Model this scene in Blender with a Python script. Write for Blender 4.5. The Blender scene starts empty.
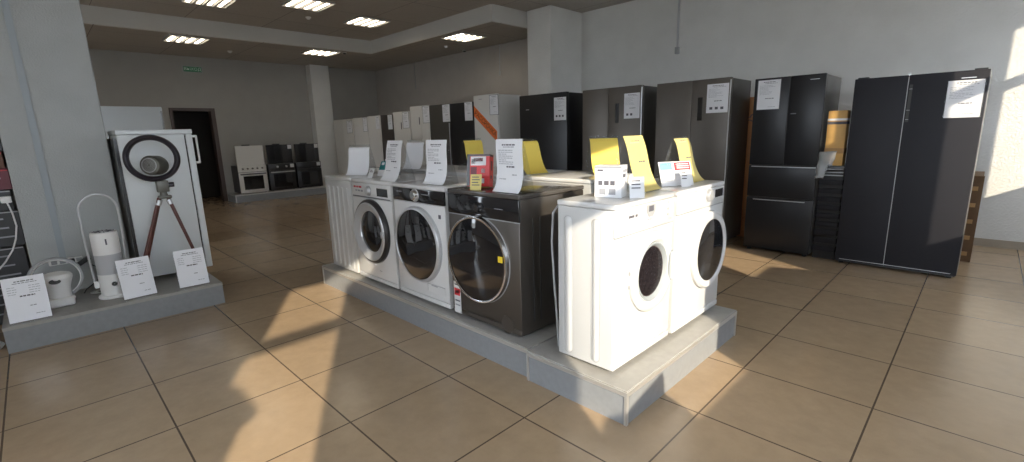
import bpy, bmesh, math, random
from mathutils import Vector, Matrix
random.seed(7)
SC = bpy.context.scene
COL = SC.collection
PI = math.pi

# ------------------------------------------------------------------ materials
def mat(name, color, rough=.5, metal=0., bump=0., bscale=40., var=0., vscale=6., coat=0., emit=None, estr=0., alpha=None, spec=None):
    m = bpy.data.materials.new(name); m.use_nodes = True
    nt = m.node_tree; b = nt.nodes['Principled BSDF']
    b.inputs['Base Color'].default_value = (*color, 1)
    b.inputs['Roughness'].default_value = rough
    b.inputs['Metallic'].default_value = metal
    b.inputs['Coat Weight'].default_value = coat
    if spec is not None: b.inputs['Specular IOR Level'].default_value = spec
    if emit:
        b.inputs['Emission Color'].default_value = (*emit, 1); b.inputs['Emission Strength'].default_value = estr
    if var or bump:
        tc = nt.nodes.new('ShaderNodeTexCoord')
    if var:
        n = nt.nodes.new('ShaderNodeTexNoise'); n.inputs['Scale'].default_value = vscale; n.inputs['Detail'].default_value = 5
        nt.links.new(tc.outputs['Object'], n.inputs['Vector'])
        r = nt.nodes.new('ShaderNodeMapRange'); r.inputs[1].default_value = .3; r.inputs[2].default_value = .7
        r.inputs[3].default_value = 1 - var; r.inputs[4].default_value = 1 + var
        nt.links.new(n.outputs['Fac'], r.inputs[0])
        mx = nt.nodes.new('ShaderNodeVectorMath'); mx.operation = 'SCALE'
        mx.inputs[0].default_value = color
        nt.links.new(r.outputs[0], mx.inputs['Scale']); nt.links.new(mx.outputs[0], b.inputs['Base Color'])
    if bump:
        n2 = nt.nodes.new('ShaderNodeTexNoise'); n2.inputs['Scale'].default_value = bscale; n2.inputs['Detail'].default_value = 6
        nt.links.new(tc.outputs['Object'], n2.inputs['Vector'])
        bp = nt.nodes.new('ShaderNodeBump'); bp.inputs['Strength'].default_value = bump; bp.inputs['Distance'].default_value = .01
        nt.links.new(n2.outputs['Fac'], bp.inputs['Height']); nt.links.new(bp.outputs[0], b.inputs['Normal'])
    return m

def clear_mat(name, tint, mixf, base=(.6, .62, .63)):
    m = bpy.data.materials.new(name); m.use_nodes = True
    nt = m.node_tree; nt.nodes.clear()
    o = nt.nodes.new('ShaderNodeOutputMaterial'); t = nt.nodes.new('ShaderNodeBsdfTransparent')
    g = nt.nodes.new('ShaderNodeBsdfPrincipled'); mx = nt.nodes.new('ShaderNodeMixShader')
    t.inputs[0].default_value = (*tint, 1); g.inputs['Base Color'].default_value = (*base, 1); g.inputs['Roughness'].default_value = .12
    mx.inputs[0].default_value = mixf
    nt.links.new(t.outputs[0], mx.inputs[1]); nt.links.new(g.outputs[0], mx.inputs[2]); nt.links.new(mx.outputs[0], o.inputs[0])
    return m

def grid_mat(name, c1, c2, cm, w, h, mortar, ox, oy, rough, bump=.15, nscale=9., spec=.5):
    """square tiles laid in a plain grid (object XY)"""
    m = bpy.data.materials.new(name); m.use_nodes = True
    nt = m.node_tree; b = nt.nodes['Principled BSDF']
    tc = nt.nodes.new('ShaderNodeTexCoord'); mp = nt.nodes.new('ShaderNodeMapping')
    mp.inputs['Location'].default_value = (-ox, -oy, 0)
    nt.links.new(tc.outputs['Object'], mp.inputs['Vector'])
    br = nt.nodes.new('ShaderNodeTexBrick'); br.offset = 0; br.squash = 1
    br.inputs['Scale'].default_value = 1; br.inputs['Brick Width'].default_value = w; br.inputs['Row Height'].default_value = h
    br.inputs['Mortar Size'].default_value = mortar; br.inputs['Mortar Smooth'].default_value = .1; br.inputs['Bias'].default_value = 0
    br.inputs['Color1'].default_value = (*c1, 1); br.inputs['Color2'].default_value = (*c2, 1); br.inputs['Mortar'].default_value = (*cm, 1)
    nt.links.new(mp.outputs[0], br.inputs['Vector'])
    n = nt.nodes.new('ShaderNodeTexNoise'); n.inputs['Scale'].default_value = nscale; n.inputs['Detail'].default_value = 8; n.inputs['Roughness'].default_value = .65
    nt.links.new(tc.outputs['Object'], n.inputs['Vector'])
    r = nt.nodes.new('ShaderNodeMapRange'); r.inputs[1].default_value = .3; r.inputs[2].default_value = .7; r.inputs[3].default_value = .92; r.inputs[4].default_value = 1.08
    nt.links.new(n.outputs['Fac'], r.inputs[0])
    v = nt.nodes.new('ShaderNodeVectorMath'); v.operation = 'SCALE'
    nt.links.new(br.outputs['Color'], v.inputs[0]); nt.links.new(r.outputs[0], v.inputs['Scale'])
    nt.links.new(v.outputs[0], b.inputs['Base Color'])
    rr = nt.nodes.new('ShaderNodeMapRange'); rr.inputs[1].default_value = .3; rr.inputs[2].default_value = .7; rr.inputs[3].default_value = rough - .015; rr.inputs[4].default_value = rough + .02
    nt.links.new(n.outputs['Fac'], rr.inputs[0]); nt.links.new(rr.outputs[0], b.inputs['Roughness'])
    b.inputs['Specular IOR Level'].default_value = spec
    bp = nt.nodes.new('ShaderNodeBump'); bp.inputs['Strength'].default_value = bump; bp.inputs['Distance'].default_value = .002; bp.invert = True
    nt.links.new(br.outputs['Fac'], bp.inputs['Height']); nt.links.new(bp.outputs[0], b.inputs['Normal'])
    return m

M = {}
M['floor'] = grid_mat('floor_tile', (.385, .280, .178), (.345, .252, .162), (.10, .072, .05), .6, .6, .0042, 0, 0, .20)
M['ceil'] = grid_mat('ceiling_panel', (.50, .46, .41), (.47, .435, .39), (.25, .22, .2), 1.2, 1.2, .006, .2, .1, .85, bump=.1, nscale=30)
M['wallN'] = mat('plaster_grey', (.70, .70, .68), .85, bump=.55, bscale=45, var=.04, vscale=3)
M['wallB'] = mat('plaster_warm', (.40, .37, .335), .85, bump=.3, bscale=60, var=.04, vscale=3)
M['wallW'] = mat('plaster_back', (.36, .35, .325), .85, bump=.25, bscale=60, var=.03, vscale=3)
M['column'] = mat('plaster_column', (.42, .44, .44), .8, bump=.25, bscale=90, var=.04, vscale=5)
M['beam'] = mat('plaster_beam', (.55, .54, .51), .8, bump=.1, bscale=90)
M['skirt'] = mat('skirting_tile', (.33, .28, .22), .4, var=.06)
M['pod'] = mat('grey_laminate', (.24, .25, .262), .45, var=.06, vscale=30, bump=.02, bscale=200)
M['podtop'] = mat('grey_laminate_top', (.33, .32, .30), .4, var=.07, vscale=25)
M['podedge'] = mat('aluminium_edge', (.55, .54, .52), .35, metal=.6)
M['white'] = mat('white_enamel', (.64, .645, .65), .28, coat=.3)
M['whiteside'] = mat('white_side_dimmed', (.53, .535, .535), .38)  # same white as the fronts, darkened for the slanting sun on the sides
M['offwhite'] = mat('white_fridge_enamel', (.66, .65, .62), .4)
M['plastic'] = mat('white_plastic', (.82, .82, .81), .35)
M['greyplastic'] = mat('grey_plastic', (.35, .36, .37), .4)
M['gap'] = mat('dark_gap', (.05, .05, .05), .7)
M['black'] = mat('black_plastic', (.018, .018, .02), .3)
M['blackgloss'] = mat('black_gloss', (.012, .012, .014), .08, coat=.5)
M['blackglass'] = mat('dark_door_glass', (.010, .010, .012), .04, coat=.6)
M['graph'] = mat('graphite_metal', (.125, .112, .100), .36, metal=.75)
M['graphtop'] = mat('graphite_top', (.10, .092, .085), .25, metal=.3, coat=.4)
M['chrome'] = mat('chrome', (.75, .75, .76), .15, metal=1)
M['silver'] = mat('silver_plastic', (.55, .56, .58), .3, metal=.5)
M['steel'] = mat('brushed_steel', (.15, .135, .12), .4, metal=.6, var=.06, vscale=3)
M['steelside'] = mat('grey_steel_side', (.08, .076, .07), .42, metal=.3)
M['blackfr'] = mat('black_fridge_steel', (.020, .020, .025), .55, spec=.25, var=.05, vscale=4)
M['blackfrside'] = mat('black_fridge_side', (.12, .115, .11), .45)
M['darkglassfr'] = mat('black_glass_fridge', (.015, .015, .017), .32, spec=.35)
M['greyfr'] = mat('dark_grey_fridge', (.085, .08, .07), .4, metal=.3)
M['brownfr'] = mat('dark_brown_fridge', (.06, .05, .045), .4)
M['paper'] = mat('paper_white', (.74, .75, .78), .7)
M['paperback'] = mat('paper_white_plain', (.86, .88, .93), .7)
M['yellow'] = mat('paper_yellow', (.68, .52, .09), .7)
M['paleyellow'] = mat('paper_pale_yellow', (.62, .52, .19), .7)
M['ink'] = mat('ink_grey', (.30, .31, .34), .8)
M['inkdark'] = mat('ink_dark', (.10, .10, .12), .8)
M['acrylic'] = clear_mat('clear_acrylic', (.95, .96, .97), .08, (.4, .42, .43))
M['bag'] = clear_mat('clear_polythene', (.9, .92, .95), .4)
M['orange'] = mat('orange_tape', (.78, .17, .03), .5)
M['tapetext'] = mat('tape_dark_text', (.16, .05, .02), .6)
M['red'] = mat('red_carton', (.62, .03, .035), .4)
M['teal'] = mat('teal_card', (.03, .25, .28), .5)
M['blue'] = mat('light_blue_print', (.16, .42, .58), .5)
M['redprint'] = mat('red_print', (.55, .03, .04), .5)
M['cardboard'] = mat('cardboard', (.42, .25, .11), .8, var=.08, vscale=8)
M['gold'] = mat('golden_cardboard', (.62, .37, .12), .55, var=.1, vscale=10)
M['carton2'] = mat('brown_board', (.13, .07, .03), .7, var=.12, vscale=12)
M['orangecard'] = mat('orange_cardboard', (.45, .21, .09), .8, var=.08)
M['wood'] = mat('dark_red_wood', (.10, .030, .022), .4, var=.2, vscale=30)
M['fanmetal'] = mat('fan_grey_metal', (.13, .13, .115), .4, metal=.4)
M['fanring'] = mat('fan_dark_ring', (.022, .018, .026), .35)
M['mesh'] = mat('purifier_mesh', (.52, .53, .55), .7, bump=.4, bscale=400)
M['fridgeblue'] = mat('white_fridge_side', (.70, .74, .76), .35)
M['doorframe'] = mat('door_frame_brown', (.075, .05, .042), .45)
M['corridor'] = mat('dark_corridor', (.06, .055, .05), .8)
M['green'] = mat('green_sign', (.02, .16, .07), .4, emit=(.05, .35, .16), estr=.05)
M['signwhite'] = mat('sign_white', (.75, .85, .78), .5)
M['tube'] = mat('lit_tube', (1, 1, 1), .5, emit=(1, .88, .70), estr=8)
M['louvre'] = mat('lamp_louvre', (.38, .37, .35), .45)
M['cable'] = mat('white_cable', (.72, .72, .72), .5)
M['duct'] = mat('cable_duct_grey', (.33, .37, .40), .5)
M['drum'] = mat('drum_steel', (.085, .055, .055), .4, metal=.3, var=.9, vscale=90)
M['clearglass'] = clear_mat('door_window_glass', (.5, .52, .55), .22, (.02, .02, .025))
M['greyrubber'] = mat('grey_seal', (.30, .33, .35), .6)
M['boxdark'] = mat('dark_printed_carton', (.03, .032, .036), .4, var=.2, vscale=9)
M['boxmaroon'] = mat('maroon_carton', (.14, .02, .035), .45)
M['boxbrown'] = mat('brown_carton', (.17, .085, .06), .6)
M['yellowsticker'] = mat('yellow_sticker', (.85, .60, .03), .5)
M['concrete'] = mat('outside_paving', (.30, .29, .27), .9)
M['blocker_wall'] = mat('sun_blocker_grey', (.45, .43, .40), .9)
M['frame'] = mat('window_frame_white', (.75, .75, .74), .4)

# ------------------------------------------------------------------ mesh builder
class MB:
    def __init__(s): s.v = []; s.f = []; s.m = []
    def add(s, vs, fs, mi=0, T=None):
        o = len(s.v)
        s.v += [tuple(T @ Vector(v)) if T else tuple(v) for v in vs]
        s.f += [tuple(i + o for i in f) for f in fs]; s.m += [mi] * len(fs)
        return s
    def box(s, x0, x1, y0, y1, z0, z1, mi=0, bev=0., seg=2, T=None):
        bm = bmesh.new(); bmesh.ops.create_cube(bm, size=1)
        for v in bm.verts: v.co = ((x0 + x1) / 2 + v.co.x * (x1 - x0), (y0 + y1) / 2 + v.co.y * (y1 - y0), (z0 + z1) / 2 + v.co.z * (z1 - z0))
        if bev > 0: bmesh.ops.bevel(bm, geom=bm.edges[:], offset=bev, segments=seg, profile=.5, affect='EDGES')
        bm.verts.ensure_lookup_table(); bm.verts.index_update()
        s.add([v.co[:] for v in bm.verts], [[v.index for v in f.verts] for f in bm.faces], mi, T); bm.free(); return s
    def lathe(s, prof, mi=0, seg=48, T=None, cap=False):
        """profile of (r, h) turned about local Z"""
        n = len(prof); vs = []; fs = []
        for k in range(seg):
            a = 2 * PI * k / seg
            for r, h in prof: vs.append((r * math.cos(a), r * math.sin(a), h))
        for k in range(seg):
            k2 = (k + 1) % seg
            for i in range(n - 1): fs.append((k * n + i, k2 * n + i, k2 * n + i + 1, k * n + i + 1))
        if cap:
            fs.append([k * n for k in range(seg)][::-1]); fs.append([k * n + n - 1 for k in range(seg)])
        return s.add(vs, fs, mi, T)
    def cyl(s, p0, p1, r, mi=0, seg=20, r1=None):
        p0 = Vector(p0); p1 = Vector(p1); d = p1 - p0; L = d.length
        T = Matrix.Translation(p0) @ d.to_track_quat('Z', 'Y').to_matrix().to_4x4()
        return s.lathe([(r, 0), (r if r1 is None else r1, L)], mi, seg, T, cap=True)
    def tube(s, pts, r, mi=0, seg=8, closed=False):
        pts = [Vector(p) for p in pts]; n = len(pts); vs = []; fs = []
        up = None
        for i, p in enumerate(pts):
            a = pts[i - 1] if (i > 0 or closed) else p; b = pts[(i + 1) % n] if (i < n - 1 or closed) else p
            t = (b - a).normalized()
            if up is None: up = t.orthogonal().normalized()
            up = (up - t * up.dot(t)).normalized(); w = t.cross(up)
            for k in range(seg):
                q = 2 * PI * k / seg; vs.append(p + (up * math.cos(q) + w * math.sin(q)) * r)
        for i in range(n if closed else n - 1):
            j = (i + 1) % n
            for k in range(seg):
                k2 = (k + 1) % seg; fs.append((i * seg + k, i * seg + k2, j * seg + k2, j * seg + k))
        if not closed: fs.append(tuple(range(seg))[::-1]); fs.append(tuple((n - 1) * seg + k for k in range(seg)))
        return s.add(vs, fs, mi)
    def prism(s, poly, z0, z1, mi=0, T=None):
        n = len(poly)
        vs = [(x, y, z0) for x, y in poly] + [(x, y, z1) for x, y in poly]
        fs = [tuple(range(n))[::-1], tuple(range(n, 2 * n))] + [(i, (i + 1) % n, (i + 1) % n + n, i + n) for i in range(n)]
        return s.add(vs, fs, mi, T)
    def strip(s, path, x0, x1, th, mi=0):
        """sheet of thickness th whose profile 'path' lies in local (y, z), width x0..x1"""
        n = len(path); off = []
        for i in range(n):
            a = Vector(path[max(i - 1, 0)]); b = Vector(path[min(i + 1, n - 1)]); t = (b - a).normalized()
            off.append((path[i][0] + t.y * th, path[i][1] - t.x * th))
        poly = list(path) + off[::-1]
        vs = [(x0, y, z) for y, z in poly] + [(x1, y, z) for y, z in poly]; N = 2 * n; fs = []
        for i in range(N): fs.append((i, (i + 1) % N, (i + 1) % N + N, i + N))
        for i in range(n - 1):
            fs.append((i, N - 1 - i, N - 2 - i, i + 1)[::-1]); fs.append((i + N, 2 * N - 1 - i, 2 * N - 2 - i, i + 1 + N))
        return s.add(vs, fs, mi)
    def build(s, name, mats, parent=None, smooth=True, ang=35):
        me = bpy.data.meshes.new(name); me.from_pydata(s.v, [], s.f)
        for m in (mats if isinstance(mats, (list, tuple)) else [mats]): me.materials.append(M[m])
        me.polygons.foreach_set('material_index', s.m)
        bm = bmesh.new(); bm.from_mesh(me); bmesh.ops.recalc_face_normals(bm, faces=bm.faces[:]); bm.to_mesh(me); bm.free()
        if smooth:
            me.polygons.foreach_set('use_smooth', [True] * len(me.polygons)); me.set_sharp_from_angle(angle=math.radians(ang))
        me.update()
        o = bpy.data.objects.new(name, me); COL.objects.link(o)
        if parent: o.parent = parent
        return o

def TM(loc=(0, 0, 0), rx=0, ry=0, rz=0):
    return Matrix.Translation(loc) @ Matrix.Rotation(rz, 4, 'Z') @ Matrix.Rotation(ry, 4, 'Y') @ Matrix.Rotation(rx, 4, 'X')
FRONT = Matrix.Rotation(PI / 2, 4, 'X')          # local Z -> -Y : lathes that face the front
def tag(o, label, cat, group=None):
    o['label'] = label; o['category'] = cat
    if group: o['group'] = group
    return o
def root(name, label, cat, loc, rz=0., group=None):
    o = bpy.data.objects.new(name, None); COL.objects.link(o); o.location = loc; o.rotation_euler = (0, 0, rz); o.empty_display_size = .1
    return tag(o, label, cat, group)
def struct(name, mb, mats, smooth=False):
    o = mb.build(name, mats, None, smooth); o['kind'] = 'structure'; return o
def text_geo(mb, body, size, mi, T):
    cu = bpy.data.curves.new('t', 'FONT'); cu.body = body; cu.size = size; cu.align_x = 'CENTER'; cu.align_y = 'CENTER'; cu.extrude = .0004; cu.resolution_u = 2
    o = bpy.data.objects.new('t', cu); COL.objects.link(o)
    dg = bpy.context.evaluated_depsgraph_get(); me = o.evaluated_get(dg).to_mesh()
    mb.add([v.co[:] for v in me.vertices], [tuple(p.vertices) for p in me.polygons], mi, T)
    o.evaluated_get(dg).to_mesh_clear(); bpy.data.objects.remove(o); bpy.data.curves.remove(cu)

# ------------------------------------------------------------------ room shell
YN, YB, XW, XE, YS = 7.55, 7.38, -9.0, 4.6, -2.2
ZU, ZL = 3.39, 3.12
SX, SY = -6.55, 5.9                                # inner faces of the lowered ceiling border
struct('floor', MB().box(-10.5, XE + .15, YS - .15, YN + .2, -.1, 0), 'floor')
struct('ceiling', MB().box(XW - .2, XE + .15, YS - .15, YN + .2, ZU, ZU + .12), 'ceil')
sof = MB().prism([(XW, YS), (SX, YS), (SX, SY), (-2.68, SY), (-2.68, YB), (XW, YB)], ZL + .012, ZU - .001, 1)
sof.prism([(XW, YS), (SX - .001, YS), (SX - .001, SY + .001), (-2.681, SY + .001), (-2.681, YB), (XW, YB)], ZL, ZL + .012, 0)
struct('ceiling_soffit', sof, ['ceil', 'beam'])
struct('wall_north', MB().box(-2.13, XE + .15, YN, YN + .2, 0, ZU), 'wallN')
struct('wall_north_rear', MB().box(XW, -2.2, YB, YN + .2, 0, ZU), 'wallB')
struct('wall_pillar', MB().box(-2.66, -2.13, 6.70, YN + .1, 0, ZU, 0, .006, 1), 'wallN')
DY0, DY1, DZ = 2.50, 3.34, 2.06
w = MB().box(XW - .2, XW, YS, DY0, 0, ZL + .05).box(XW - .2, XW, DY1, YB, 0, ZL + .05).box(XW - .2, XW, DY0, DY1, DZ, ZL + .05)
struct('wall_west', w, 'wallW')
struct('wall_pilaster', MB().box(XW, XW + .25, 5.46, 5.93, 0, ZL, 0, .004, 1), 'wallN')
# doorway: jambs and head of dark brown wood, unlit corridor beyond
d = MB().box(XW - .2, XW + .02, DY0, DY0 + .06, 0, DZ).box(XW - .2, XW + .02, DY1 - .08, DY1, 0, DZ).box(XW - .2, XW + .02, DY0 + .06, DY1 - .08, DZ - .06, DZ)
struct('door_1', d, 'doorframe')
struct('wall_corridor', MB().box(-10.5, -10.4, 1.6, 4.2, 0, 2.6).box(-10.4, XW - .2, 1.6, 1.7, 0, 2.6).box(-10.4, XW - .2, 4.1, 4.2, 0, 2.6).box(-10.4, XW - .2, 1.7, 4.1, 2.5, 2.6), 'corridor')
struct('baseboard_north', MB().box(-2.13, XE, YN - .012, YN, 0, .085).box(XW, -2.66, YB - .012, YB, 0, .085), 'skirt')
struct('baseboard_west', MB().box(XW, XW + .012, DY1, YB - .012, 0, .085).box(XW, XW + .012, YS, DY0, 0, .085), 'skirt')
# column beside the left display, with a surface cable duct
struct('wall_column', MB().box(-2.55, -2.0, .178, .786, 0, ZU, 0, .006, 1), 'column')
struct('trim_1', MB().box(-2.0, -1.985, .345, .385, .46, ZU), 'duct')

# east wall: daylight enters through openings sized to the sun patches, some partly blocked
K = .564
def yE(c): return c - K * XE
SILL, BAR0, BAR1, HEAD = 1.20, 2.335, 2.43, 2.95
opens = [(1.06, 2.02, .535, 2.285), (2.955, 2.985, .45, 2.285), (3.115, 4.365, .45, 2.285), (5.83, 6.60, .58, 1.66), (7.03, 7.10, 1.60, 2.12), (7.45, 8.05, .45, 2.285), (9.36, 9.95, .535, 2.285)]  # includes an unseen narrow slit added to light the golden carton
HZ = (XE - 3.3) * .51
w = MB(); prev = YS
for a, b, hs, hh in opens:
    y0, y1 = yE(a), min(yE(b), YN)
    w.box(XE, XE + .08, prev, y0, 0, ZU); w.box(XE, XE + .08, y0, y1, 0, hs + HZ); w.box(XE, XE + .08, y0, y1, hh + HZ, ZU); prev = y1
w.box(XE, XE + .08, prev, YN + .1, 0, ZU)
struct('wall_east', w, 'wallN')
EP = Matrix(((0, 0, 1, XE + .02), (1, 0, 0, -K * XE), (0, 1, 0, HZ), (0, 0, 0, 1)))      # (c, h) on the window plane
sun_blockers = [[[(1.06, 1.76), (1.13, 1.76), (1.13, 2.285), (1.06, 2.285)], [(1.70, .535), (2.02, .535), (2.02, 2.09), (1.70, 2.09)],
           [(1.06, .535), (1.262, .535), (1.262, 1.28), (1.316, 1.29), (1.316, 1.335), (1.13, 1.50), (1.06, 1.505)]], [],
          [[(3.115, .45), (3.70, .45), (3.64, .71), (3.115, .60)]], [[(5.83, .58), (6.60, .58), (6.30, .745), (5.83, .745)], [(6.60, .66), (6.60, 1.66), (6.30, 1.66)]], [], [], []]
for i, (a, b, hs, hh) in enumerate(opens):
    y0, y1 = yE(a), min(yE(b), YN)
    f = MB()
    if hh > 2: f.box(XE + .01, XE + .05, y0, y1, BAR0, BAR1)
    for pl in sun_blockers[i]: f.prism(pl, 0, .03, 0, EP)  # unseen blockers added beside the cross bar to shape sun patches and shadows
    if f.v: struct('window_%d' % (i + 1), f, 'frame')
# south shop windows (behind the photographer)
w = MB().box(XW - .2, XE + .08, YS - .12, YS, 0, .35).box(XW - .2, XE + .08, YS - .12, YS, 2.95, ZU)
for x0, x1 in ((XW - .2, -5.2), (-3.6, .6), (2.0, 2.6), (4.2, XE + .08)): w.box(x0, x1, YS - .12, YS, .35, 2.95)
struct('wall_south', w, 'wallN')
# unseen wall added outside to keep the low sun off the south windows
struct('wall_sun_blocker', MB().box(XE + .2, XE + .6, -26, YS - .1, -.3, 7), 'blocker_wall')
struct('ground_outside', MB().box(-30, 40, -40, 30, -.4, -.3), 'concrete')

# ------------------------------------------------------------------ display podiums
def podium(name, label, x0, x1, y0, y1, h=.18, group=None, poly=None):
    r = root(name, label, 'podium', ((x0 + x1) / 2, (y0 + y1) / 2, 0), 0, group)
    hx, hy = (x1 - x0) / 2, (y1 - y0) / 2
    MB().box(-hx + .004, hx - .004, -hy + .004, hy - .004, 0, h - .02).build('skirt_panel', 'pod', r)
    MB().box(-hx, hx, -hy, hy, h - .02, h, 0, .002, 1).build('top_board', 'podtop', r)
    e = MB()
    for a, b in ((-hx, -hy), (hx, -hy), (hx, hy), (-hx, hy)):
        sx, sy = (1 if a > 0 else -1), (1 if b > 0 else -1)
        e.box(min(a, a - sx * .014) - (.002 if sx < 0 else -.002) * 1, max(a, a - sx * .014) + (.002 if sx > 0 else -.002) * 1, min(b, b - sy * .014) - .002, max(b, b - sy * .014) + .002, 0.002, h - .02)
    e.box(-hx - .002, hx + .002, -hy - .003, -hy, h - .03, h - .008).box(hx, hx + .003, -hy - .002, hy + .002, h - .03, h - .008)
    e.build('edge_trim', 'podedge', r)
    return r
podium('display_podium', 'long low grey podium under the ribbed, white and graphite washing machines', -1.10, 1.560, 2.09, 3.43)
podium('display_podium', 'short low grey podium under the two sunlit white washing machines', 1.570, 2.20, 2.07, 3.42)
podium('display_podium', 'low pale podium under the three ovens by the far wall', -8.96, -8.36, 3.34, 5.44)
r = root('display_podium', 'low blue-grey podium under the fan and air purifier beside the column', 'podium', (-1.6, .64, 0))
P_ = [(-1.24, -.005), (-1.24, 1.285), (-2.42, 1.285), (-2.42, .80), (-1.98, .80), (-1.98, -.005)]
P_ = [(x + 1.6, y - .64) for x, y in P_]
MB().prism(P_, 0, .158).build('skirt_panel', 'pod', r, False)
MB().prism([(x * 1.003, y * 1.003) for x, y in P_], .158, .18).build('top_board', 'podtop', r, False)

# ------------------------------------------------------------------ washing machines (origin: front bottom centre, front faces local -Y)
H = .845
def washer(label, loc, rz, w, dp, body='white', side='whiteside', top='white', panel=None, ph=.125, door='bowl', dz=.44, R=.22, g=.15, cx=0., ribs=0, ribside=-1, extras=(), h=H, group=None):
    r = root('washing_machine', label, 'washing machine', loc, rz, group)
    fh = .018; x = w / 2; zt = h - .028
    b = MB().box(-x, x, .006, dp, fh, zt, 0, .006, 2)
    if ribs:                                         # pressed ribs in the side sheet
        n = ribs
        for sgn in ((-1, 1) if ribside == 0 else (ribside,)):
            for k in range(n):
                yc = dp * (k + .75) / (n + .5) if n > 2 else (dp * .30 if k == 0 else dp * .80)
                rr = .017 if n > 2 else .022
                T = Matrix.Translation((sgn * x, yc, 0))
                pts = [(.0, rr)]
                zl, zh = .06, zt - .07
                ring = []
                for s in range(13):
                    a = PI * s / 12; ring.append((math.cos(a) * rr, zh + math.sin(a) * rr))
                for s in range(13):
                    a = PI + PI * s / 12; ring.append((math.cos(a) * rr, zl + math.sin(a) * rr))
                m = len(ring); q = .45
                vs = [(0 * sgn, p, z_) for p, z_ in ring] + [(.007 * sgn, p * q, (z_ - (zh if z_ > .4 else zl)) * q + (zh if z_ > .4 else zl)) for p, z_ in ring]
                fs = [(i, (i + 1) % m, (i + 1) % m + m, i + m) for i in range(m)] + [tuple(range(m, 2 * m))]
                b.add(vs, fs, 1, T)
                # recessed groove line around the rib
                b.tube([(sgn * (x + .0005), yc + p * 1.15, z_) for p, z_ in ring], .0016, 2, 5, True)
    b.build('cabinet', [side, side, 'greyplastic'], r)
    MB().box(-x + .001, x - .001, -.002, .012, .055, zt - ph - .004, 0, .005, 2).build('front_panel', body, r)
    MB().box(-x + .001, x - .001, -.004, .012, fh + .002, .052, 0, .004, 2).build('kick_panel', body, r)
    MB().box(-x - .002, x + .002, -.004, dp + .004, zt + .001, h, 0, .007, 3).build('top_panel', top, r)
    cp = MB().box(-x + .001, x - .001, -.006, .012, zt - ph, zt, 0, .005, 2).build('control_panel', panel or body, r)
    for sx in (-1, 1):
        for yy in (.05, dp - .05): MB().cyl((sx * (x - .05), yy, 0), (sx * (x - .05), yy, fh + .004), .018, 0, 14).build('foot', 'black', r)
    T = Matrix.Translation((cx, -.002, dz)) @ FRONT
    MB().box(-x + .001, x - .001, -.0026, .0, zt - ph - .006, zt - ph - .001).build('panel_seam', 'greyplastic', r)
    MB().lathe([(R - .002, .0004), (R + .0045, .0008), (R + .0045, .0002)], 0, 64, T).build('door_seam', 'greyplastic', r)
    if door == 'bowl':                               # white framed door with a clear bowl and the drum behind
        dr = MB().lathe([(R, 0), (R, .014), (R - .012, .026), (R - .035, .031), (g + .020, .028), (g + .006, .018), (g, .010), (g, -.03)], 0, 64, T).build('door', body, r)
        MB().lathe([(g + .004, .017), (g - .002, .020), (g - .014, .012), (g - .020, -.002), (g - .03, -.004)], 0, 64, T).build('seal', 'greyrubber', dr)
        MB().lathe([(g - .012, -.002), (g * .8, .004), (g * .45, .009), (.001, .011)], 0, 48, T).build('door_glass', 'clearglass', dr)
        MB().lathe([(g - .002, .0012), (g - .006, .0016), (.001, .0016)], 0, 48, T).build('drum', 'drum', dr)
        MB().box(cx + g + .012, cx + g + .028, -.046, -.026, dz - .075, dz + .075, 0, .006, 2).build('door_handle', body, dr)
        MB().box(cx + g + .004, cx + g + .036, -.0335, -.024, dz - .085, dz + .085, 0, .003, 1).build('handle_recess', 'greyrubber', dr)
        hg = MB()
        for s in (-.035, .035): hg.box(cx - R - .004, cx - R + .012, -.012, -.003, dz + s - .008, dz + s + .008)
        hg.build('hinge', 'greyplastic', dr)
    elif door == 'silver':                           # white ring, dark outer rim
        dr = MB().lathe([(R, 0), (R, .020), (R - .012, .034), (R - .022, .036)], 0, 64, T).build('door', 'black', r)
        MB().lathe([(R - .020, .034), (R - .030, .044), (g + .03, .038), (g + .004, .022), (g, .01)], 0, 64, T).build('door_ring', 'silver', dr)
        MB().lathe([(g + .004, .014), (g * .8, .022), (g * .4, .028), (.001, .030)], 0, 48, T).build('door_glass', 'blackglass', dr)
        MB().box(cx + R - .065, cx + R - .022, -.05, -.034, dz - .028, dz + .028, 0, .006, 2).build('door_handle', 'silver', dr)
    else:                                            # large black glass door
        rim = {'blackrim': 'silver', 'thin': 'chrome', 'whitering': body}[door]
        if door == 'whitering': prof = [(R, 0), (R, .016), (R - .012, .028), (g + .012, .030), (g, .024), (g - .004, .018)]
        elif door == 'blackrim': prof = [(R, 0), (R, .022), (R - .006, .030), (R - .018, .033), (g, .031), (g - .004, .024)]
        else: prof = [(R, 0), (R, .020), (R - .003, .030), (R - .008, .031), (g, .028)]
        dr = MB().lathe(prof, 0, 72, T).build('door', rim, r)
        MB().lathe([(g + .002, .024), (g * .85, .030), (g * .5, .036), (.001, .038)], 0, 64, T).build('door_glass', 'blackglass', dr)
    for e in extras: e(r, cp, x, zt, ph, dp)
    return r
def word(mb, x0, z, n, s, mi, y):                    # a line of small printed marks
    cur = x0
    for k in range(n):
        wd = s * random.uniform(1.2, 3.2); mb.box(cur, cur + wd, y - .0006, y, z - s * .4, z + s * .4, mi); cur += wd + s * .6
def ex_knob(cx, cz, rad, m='chrome', ring=None):
    def f(r, cp, x, zt, ph, dp):
        T = Matrix.Translation((cx, -.006, cz)) @ FRONT
        MB().lathe([(rad * 1.08, 0), (rad, .006), (rad * .94, .022), (rad * .8, .026), (.001, .026)], 0, 32, T).build('knob', m, cp)
        if ring: MB().lathe([(rad * 1.35, 0), (rad * 1.33, .004), (rad * 1.12, .004), (rad * 1.1, 0)], 0, 32, T).build('knob_ring', ring, cp)
    return f
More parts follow.
